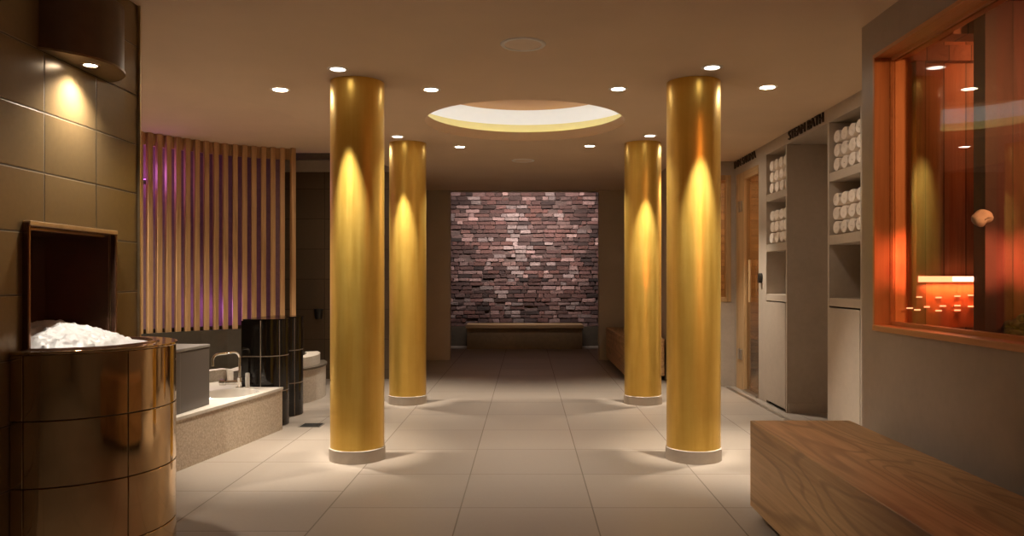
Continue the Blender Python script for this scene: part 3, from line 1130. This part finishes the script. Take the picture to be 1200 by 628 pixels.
tm = towel_mesh()
first = None
lay = ['bottom', 'middle', 'top']
pos4 = ['leftmost', 'second', 'third', 'rightmost']
for (ya, yb, cup) in ((5.56, 6.20, 'nearer'), (7.17, 7.81, 'farther')):
    for (zb, shelf) in ((2.10, 'upper'), (1.60, 'lower')):
        for r in range(3):
            for c in range(4):
                if first is None:
                    o = bpy.data.objects.new('rolled_towel', tm)
                    first = o
                else:
                    o = first.copy()
                C.objects.link(o)
                step = (yb - ya - 0.06 - 0.012) / 4
                yy = yb - 0.036 - step * (c + 0.5) + random.uniform(-0.003, 0.003)
                o.location = (2.455 + random.uniform(0, 0.012), yy, zb + 0.0575 + r * 0.1105)
                o.rotation_euler = (0, 0, random.uniform(-0.02, 0.02))
                o.scale = (1, 1, 1 if r < 2 else random.uniform(0.97, 1.0))
                tag(o, 'rolled white towel, %s of the %s layer, %s shelf, %s cupboard' % (pos4[c], lay[r], shelf, cup),
                    'towel', 'rolled towels, %s shelf of the %s cupboard' % (shelf, cup))


# lettering on the header
def sign(txt, y_far, y_near, z0, cap, label):
    cu = bpy.data.curves.new('t', 'FONT')
    cu.body = txt
    cu.size = 1.0
    cu.extrude = 0.04
    o = bpy.data.objects.new('t', cu)
    C.objects.link(o)
    bpy.context.view_layer.update()
    dg = bpy.context.evaluated_depsgraph_get()
    me = bpy.data.meshes.new_from_object(o.evaluated_get(dg))
    bpy.data.objects.remove(o, do_unlink=True)
    b = B()
    b.from_mesh(me)
    xs = [v.co.x for v in b.verts]
    ys = [v.co.y for v in b.verts]
    zs_ = [v.co.z for v in b.verts]
    for v in b.verts:
        u = (v.co.x - min(xs)) / (max(xs) - min(xs))
        w_ = (v.co.y - min(ys)) / (max(ys) - min(ys))
        d = (v.co.z - min(zs_)) / (max(zs_) - min(zs_))
        v.co = Vector((2.43 - 0.014 * d, y_far + (y_near - y_far) * u, z0 + cap * w_))
    bmesh.ops.remove_doubles(b, verts=b.verts, dist=1e-5)
    t = thing('sign_lettering', label, 'sign', (2.43, (y_far + y_near) / 2, z0), 'dark letters on the header of the right wall')
    b.verts.ensure_lookup_table()
    todo = set(b.verts)
    islands = []
    while todo:
        st = [todo.pop()]
        isl = set(st)
        while st:
            for e in st.pop().link_edges:
                for q in e.verts:
                    if q not in isl:
                        isl.add(q)
                        todo.discard(q)
                        st.append(q)
        islands.append(isl)
    islands.sort(key=lambda i_: -max(v.co.y for v in i_))
    for isl in islands:
        nb = B()
        mp = {v: nb.verts.new(v.co) for v in isl}
        for f_ in b.faces:
            if f_.verts[0] in isl:
                nb.faces.new([mp[v] for v in f_.verts])
        obj('letter', nb, M['signmetal'], t)
    b.free()
    return t


sign('STEAM BATH', 7.10, 6.27, 2.532, 0.082, 'dark raised STEAM BATH letters over the doorway between the towel cupboards')
sign('FINN SAUNA', 9.02, 8.12, 2.532, 0.082, 'dark raised letters on the header above the wooden framed glass door')

# ================================================================== SAUNA DOOR
t = thing('sauna_door', 'glass sauna door in a pale wooden frame on the right wall', 'door', (2.47, 8.45, 0))
b = B()
box(b, 2.425, 2.50, 8.56, 8.87, 0.0, 2.45)
df_ = obj('door_frame', b, M['framewood'], t, bevel=0.004)
obj('door_frame', box(B(), 2.425, 2.50, 8.045, 8.56, 2.36, 2.45), M['framewood_y'], t, bevel=0.004)
dg_ = obj('door_glass', box(B(), 2.455, 2.463, 8.05, 8.558, 0.03, 2.358), M['glassdoor'], t)
b = B()
tube(b, [(2.425, 8.34, 1.00), (2.425, 8.34, 1.46)], 0.016, 12)
obj('door_handle', b, M['framewood'], dg_, smooth=True)
for zz in (2.07, 0.40):
    b = B()
    box(b, 2.412, 2.425, 8.63, 8.69, zz - 0.06, zz + 0.06)
    box(b, 2.412, 2.425, 8.72, 8.78, zz - 0.06, zz + 0.06)
    obj('hinge', b, M['steel'], df_, bevel=0.004)
obj('threshold', box(B(), 2.40, 2.50, 8.045, 8.56, 0.0, 0.022), M['steel'], t)
b = lathe(B(), 0, 0, [(0, 0), (0.03, 0), (0.03, 0.035), (0.0, 0.04)], 24)
bmesh.ops.rotate(b, verts=b.verts, cent=(0, 0, 0), matrix=Matrix.Rotation(-PI / 2, 3, 'Y'))
bmesh.ops.scale(b, verts=b.verts, vec=(1, 1, 1.7))
bmesh.ops.translate(b, verts=b.verts, vec=(2.43, 7.93, 1.26))
o = obj('door_stop', b, M['black'], origin=(2.43, 7.93, 1.26), smooth=True)
tag(o, 'small black round door stop on the post beside the glass door', 'door stop')
# narrow window facing us
w = struct('window_1', box(B(), VX0 + 0.05, VX1 - 0.05, 9.0, 9.008, VZ0 + 0.05, VZ1 - 0.05), M['glassdoor'])
b = B()
box(b, VX0, VX0 + 0.055, 8.94, 9.02, VZ0, VZ1)
box(b, VX1 - 0.055, VX1, 8.94, 9.02, VZ0, VZ1)
box(b, VX0 + 0.055, VX1 - 0.055, 8.94, 9.02, VZ1 - 0.055, VZ1)
box(b, VX0 + 0.055, VX1 - 0.055, 8.94, 9.02, VZ0, VZ0 + 0.055)
obj('window_frame', b, M['framewood'], w, bevel=0.003)
# sauna benches and lamp seen through the glass
t = thing('sauna_bench', 'slatted wooden bench inside the small sauna behind the glass door', 'bench', (3.6, 9.4, 0))
for k in range(6):
    obj('slat', box(B(), 3.0 + k * 0.21, 3.18 + k * 0.21, 8.0, 10.9, 0.42, 0.46), M['saunaplank'], t)
for yy in (8.1, 10.7):
    obj('leg', box(B(), 3.05, 4.2, yy, yy + 0.08, 0, 0.42), M['saunaplank_x'], t)
t = thing('sauna_lamp', 'round lamp on the ceiling of the small sauna behind the glass door', 'lamp', (3.2, 9.0, H))
obj('shade', lathe(B(), 3.2, 9.0, [(0, H - 0.08), (0.09, H - 0.07), (0.12, H)], 32), emit('sauna lamp', (1, 0.6, 0.3), 1.5), t, smooth=True)
add_light('lamp', 'POINT', (3.2, 9.0, H - 0.15), 70, (1, 0.6, 0.3), t, shadow_soft_size=0.1)
# thin metal channel in the floor along the right wall
b = B()
box(b, 2.30, 2.345, 4.3, 8.94, 0.0, 0.003)
box(b, 2.316, 2.329, 4.3, 8.94, 0.003, 0.0045)
o = obj('floor_channel', b, M['steel'], origin=(2.32, 7, 0))
tag(o, 'thin metal drainage channel in the floor along the right wall', 'drain')
# skirting in the doorway
struct('baseboard_right', box(B(), 2.44, 2.89, 7.155, 7.17, 0, 0.09), M['concrete'])

# ================================================================== RED SAUNA WINDOW AND ROOM
GX = 1.925
w = struct('window_2', box(B(), GX - 0.004, GX + 0.004, WY0 + 0.035, WY1 - 0.035, WZ0 + 0.035, WZ1 - 0.035), M['glass'])
b = B()
box(b, 1.824, 2.0, WY1 - 0.022, WY1 - 0.0005, WZ0 + 0.0005, WZ1 - 0.0005)
box(b, 1.824, 2.0, WY0 + 0.0005, WY0 + 0.022, WZ0 + 0.0005, WZ1 - 0.0005)
obj('window_jamb', b, M['winwood'], w, bevel=0.002)
obj('window_head', box(B(), 1.824, 2.0, WY0 + 0.022, WY1 - 0.022, WZ1 - 0.022, WZ1 - 0.0005), M['winwood_y'], w, bevel=0.002)
obj('window_sill', box(B(), 1.812, 2.0, WY0 + 0.0005, WY1 - 0.022, WZ0 + 0.0005, WZ0 + 0.03), M['winwood_y'], w, bevel=0.003)
b = B()
for g in (GX - 0.02, GX + 0.006):
    box(b, g, g + 0.014, WY1 - 0.029, WY1 - 0.022, WZ0 + 0.03, WZ1 - 0.022)
    box(b, g, g + 0.014, WY0 + 0.022, WY1 - 0.04, WZ1 - 0.04, WZ1 - 0.022)
    box(b, g, g + 0.014, WY0 + 0.022, WY1 - 0.04, WZ0 + 0.03, WZ0 + 0.048)
obj('glazing_bead', b, M['winwood_y'], w)

# frame on the far sauna wall, ceiling beam, partition
t = thing('wall_panel', 'framed board panel on the far wall of the red sauna', 'panel', (2.3, 4.0, 1.0))
b = B()
box(b, 2.02, 2.07, 3.98, 4.02, 0.9, 2.38)
box(b, 2.42, 2.48, 3.98, 4.02, 0.9, 2.38)
obj('frame_post', b, M['saunawall'], t)
obj('frame_rail', box(B(), 2.0, 2.52, 3.97, 4.02, 2.38, 2.46), M['saunaceil'], t)
tag(obj('ceiling_beam', box(B(), 2.0, 2.52, 3.60, 3.72, 2.40, 2.50), M['saunaceil'], origin=(2.26, 3.66, 2.4)), 'wooden beam under the ceiling of the red sauna', 'beam')
struct('wall_sauna_partition', box(B(), 2.105, 4.2, 3.45, 3.53, 0, 2.50), wood('darkened sauna boards', 'Z', (0.045, 0.012, 0.008), (0.12, 0.032, 0.02), 0.4, 1.4, 0.115, 'X'))  # shade put into the board colour, since the jamb spotlight also hits here
ps = thing('post', 'dark wooden post inside the red sauna beside the plank partition', 'post', (2.06, 3.45, 0))
obj('shaft', box(B(), 2.055, 2.104, 3.44, 3.53, 0, 2.50), plain('dark post', (0.05, 0.025, 0.018), 0.4), ps)

# glowing shelf with rows of little lights
M['redstrip'] = emit('red shelf strip', (1.0, 0.30, 0.14), 3.2)
M['hotstrip'] = emit('hot shelf lamp', (1.0, 0.72, 0.52), 6.0)
t = thing('light_shelf', 'glowing red light strip with rows of small lights on the far sauna wall', 'light strip', (2.2, 4.0, 1.25))
obj('strip', box(B(), 2.03, 2.36, 3.965, 3.985, 1.235, 1.265), M['redstrip'], t)
obj('lamp_tube', box(B(), 2.20, 2.32, 3.955, 3.965, 1.24, 1.262), M['hotstrip'], t)
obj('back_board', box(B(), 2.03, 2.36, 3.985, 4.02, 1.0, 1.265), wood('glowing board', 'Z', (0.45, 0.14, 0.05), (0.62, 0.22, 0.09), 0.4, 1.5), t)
for (px, py) in ((1077, 348), (1100, 348.5), (1122, 347), (1138, 346), (1066, 361), (1075, 363), (1086, 359.5), (1100, 364), (1105, 358.5), (1122, 363.5), (1122, 358), (1138, 359)):
    x = (px - 617) / 900 * 3.98
    zz = 1.25 - (py - 327) / 900 * 3.98
    obj('small_light', box(B(), x - 0.014, x + 0.014, 3.975, 3.985, zz - 0.003, zz + 0.003), M['redstrip'], t)
add_light('lamp', 'AREA', (2.2, 3.95, 1.22), 1.2, (1.0, 0.22, 0.08), t, (2.2, 3.99, 0.98), shape='RECTANGLE', size=0.3, size_y=0.02)

# strip lamp along the sauna wall that throws the red band
t = thing('strip_lamp', 'red strip lamp along the near wall of the red sauna', 'lamp', (3.1, -0.15, 1.29))
obj('housing', box(B(), 2.2, 4.0, -0.198, -0.15, 1.25, 1.33), M['black'], t)
for k in range(6):
    add_light('lamp', 'SPOT', (2.25 + 0.2 * k, -0.13, 1.30), 1500, (1.0, 0.20, 0.09), t, (1.86 + 0.2 * k, 3.5, 1.335), spot_size=math.radians(5.5), spot_blend=1.0, shadow_soft_size=0.02)
t = thing('sauna_lamp', 'dim red lamp in the ceiling of the red sauna behind the big window', 'lamp', (2.9, 2.2, 2.5))
obj('shade', lathe(B(), 2.9, 2.2, [(0, 2.44), (0.08, 2.45), (0.1, 2.5)], 32), emit('red lamp shade', (1, 0.2, 0.08), 1.0), t, smooth=True)
add_light('lamp', 'POINT', (2.9, 2.2, 2.35), 13, (1.0, 0.26, 0.10), t, shadow_soft_size=0.12)

t = thing('fill_spotlight', 'added spotlight under the red sauna ceiling to brighten the window jamb', 'lamp', (2.35, 0.9, 2.5))  # added to brighten the jamb, no known fixture
obj('housing', lathe(B(), 2.35, 0.9, [(0, 2.42), (0.03, 2.42), (0.04, 2.5), (0, 2.5)], 24), M['black'], t, smooth=True)
add_light('lamp', 'SPOT', (2.35, 0.93, 2.40), 210, (1.0, 0.42, 0.17), t, (1.98, 4.0, 1.65), spot_size=math.radians(40), spot_blend=0.8, shadow_soft_size=0.04)

t = thing('sauna_lamp', 'added unseen red lamp behind the plank partition of the red sauna', 'lamp', (2.62, 3.78, 2.5))  # added to light the far boards, kept out of view
obj('shade', lathe(B(), 2.62, 3.78, [(0, 2.43), (0.05, 2.44), (0.06, 2.5)], 24), emit('red lamp glass', (1, 0.3, 0.1), 1.0), t, smooth=True)
add_light('lamp', 'POINT', (2.62, 3.78, 2.38), 9, (1.0, 0.36, 0.14), t, shadow_soft_size=0.06)

# heater heaped with dark stones, white cloth on the post
t = thing('sauna_heater', 'dark sauna heater heaped with stones behind the big window', 'heater', (2.16, 3.24, 0))
obj('body', box(B(), 2.005, 2.34, 3.05, 3.43, 0.0, 1.0), M['black'], t, bevel=0.01)
b = B()
for k in range(150):
    a, r = random.random() * 6.28, math.sqrt(random.random())
    x, y = 2.17 + 0.135 * r * math.cos(a), 3.24 + 0.155 * r * math.sin(a)
    s = random.uniform(0.016, 0.03)
    zz = 1.005 + random.random() * 0.13 * max(0, 1 - r ** 2)
    m = Matrix.Translation((x, y, zz)) @ Matrix.Rotation(random.random() * 6, 4, 'X') @ Matrix.Diagonal((1, random.uniform(.6, .9), random.uniform(.6, .9), 1))
    bmesh.ops.create_icosphere(b, subdivisions=2, radius=s, matrix=m)
o = obj('stones', b, M['stone'], t, smooth=True)
o['kind'] = 'stuff'
b = B()
bmesh.ops.create_uvsphere(b, u_segments=28, v_segments=18, radius=1.0)
for v in b.verts:
    d = v.co.copy()
    w_ = 1 + 0.05 * math.sin(5 * d.x + 3 * d.z) + 0.03 * math.sin(7 * d.y + 5 * d.z)
    v.co = Vector((2.02 + 0.045 * d.x * w_, 3.40 + 0.035 * d.y * w_, 1.52 + 0.038 * d.z * w_ + (0.012 if d.z < 0 and d.x > 0 else 0)))
o = obj('cloth_bundle', b, M['towel'], origin=(2.02, 3.40, 1.49), smooth=True)
tag(o, 'small white cloth bundle hanging on the dark post in the red sauna', 'cloth')
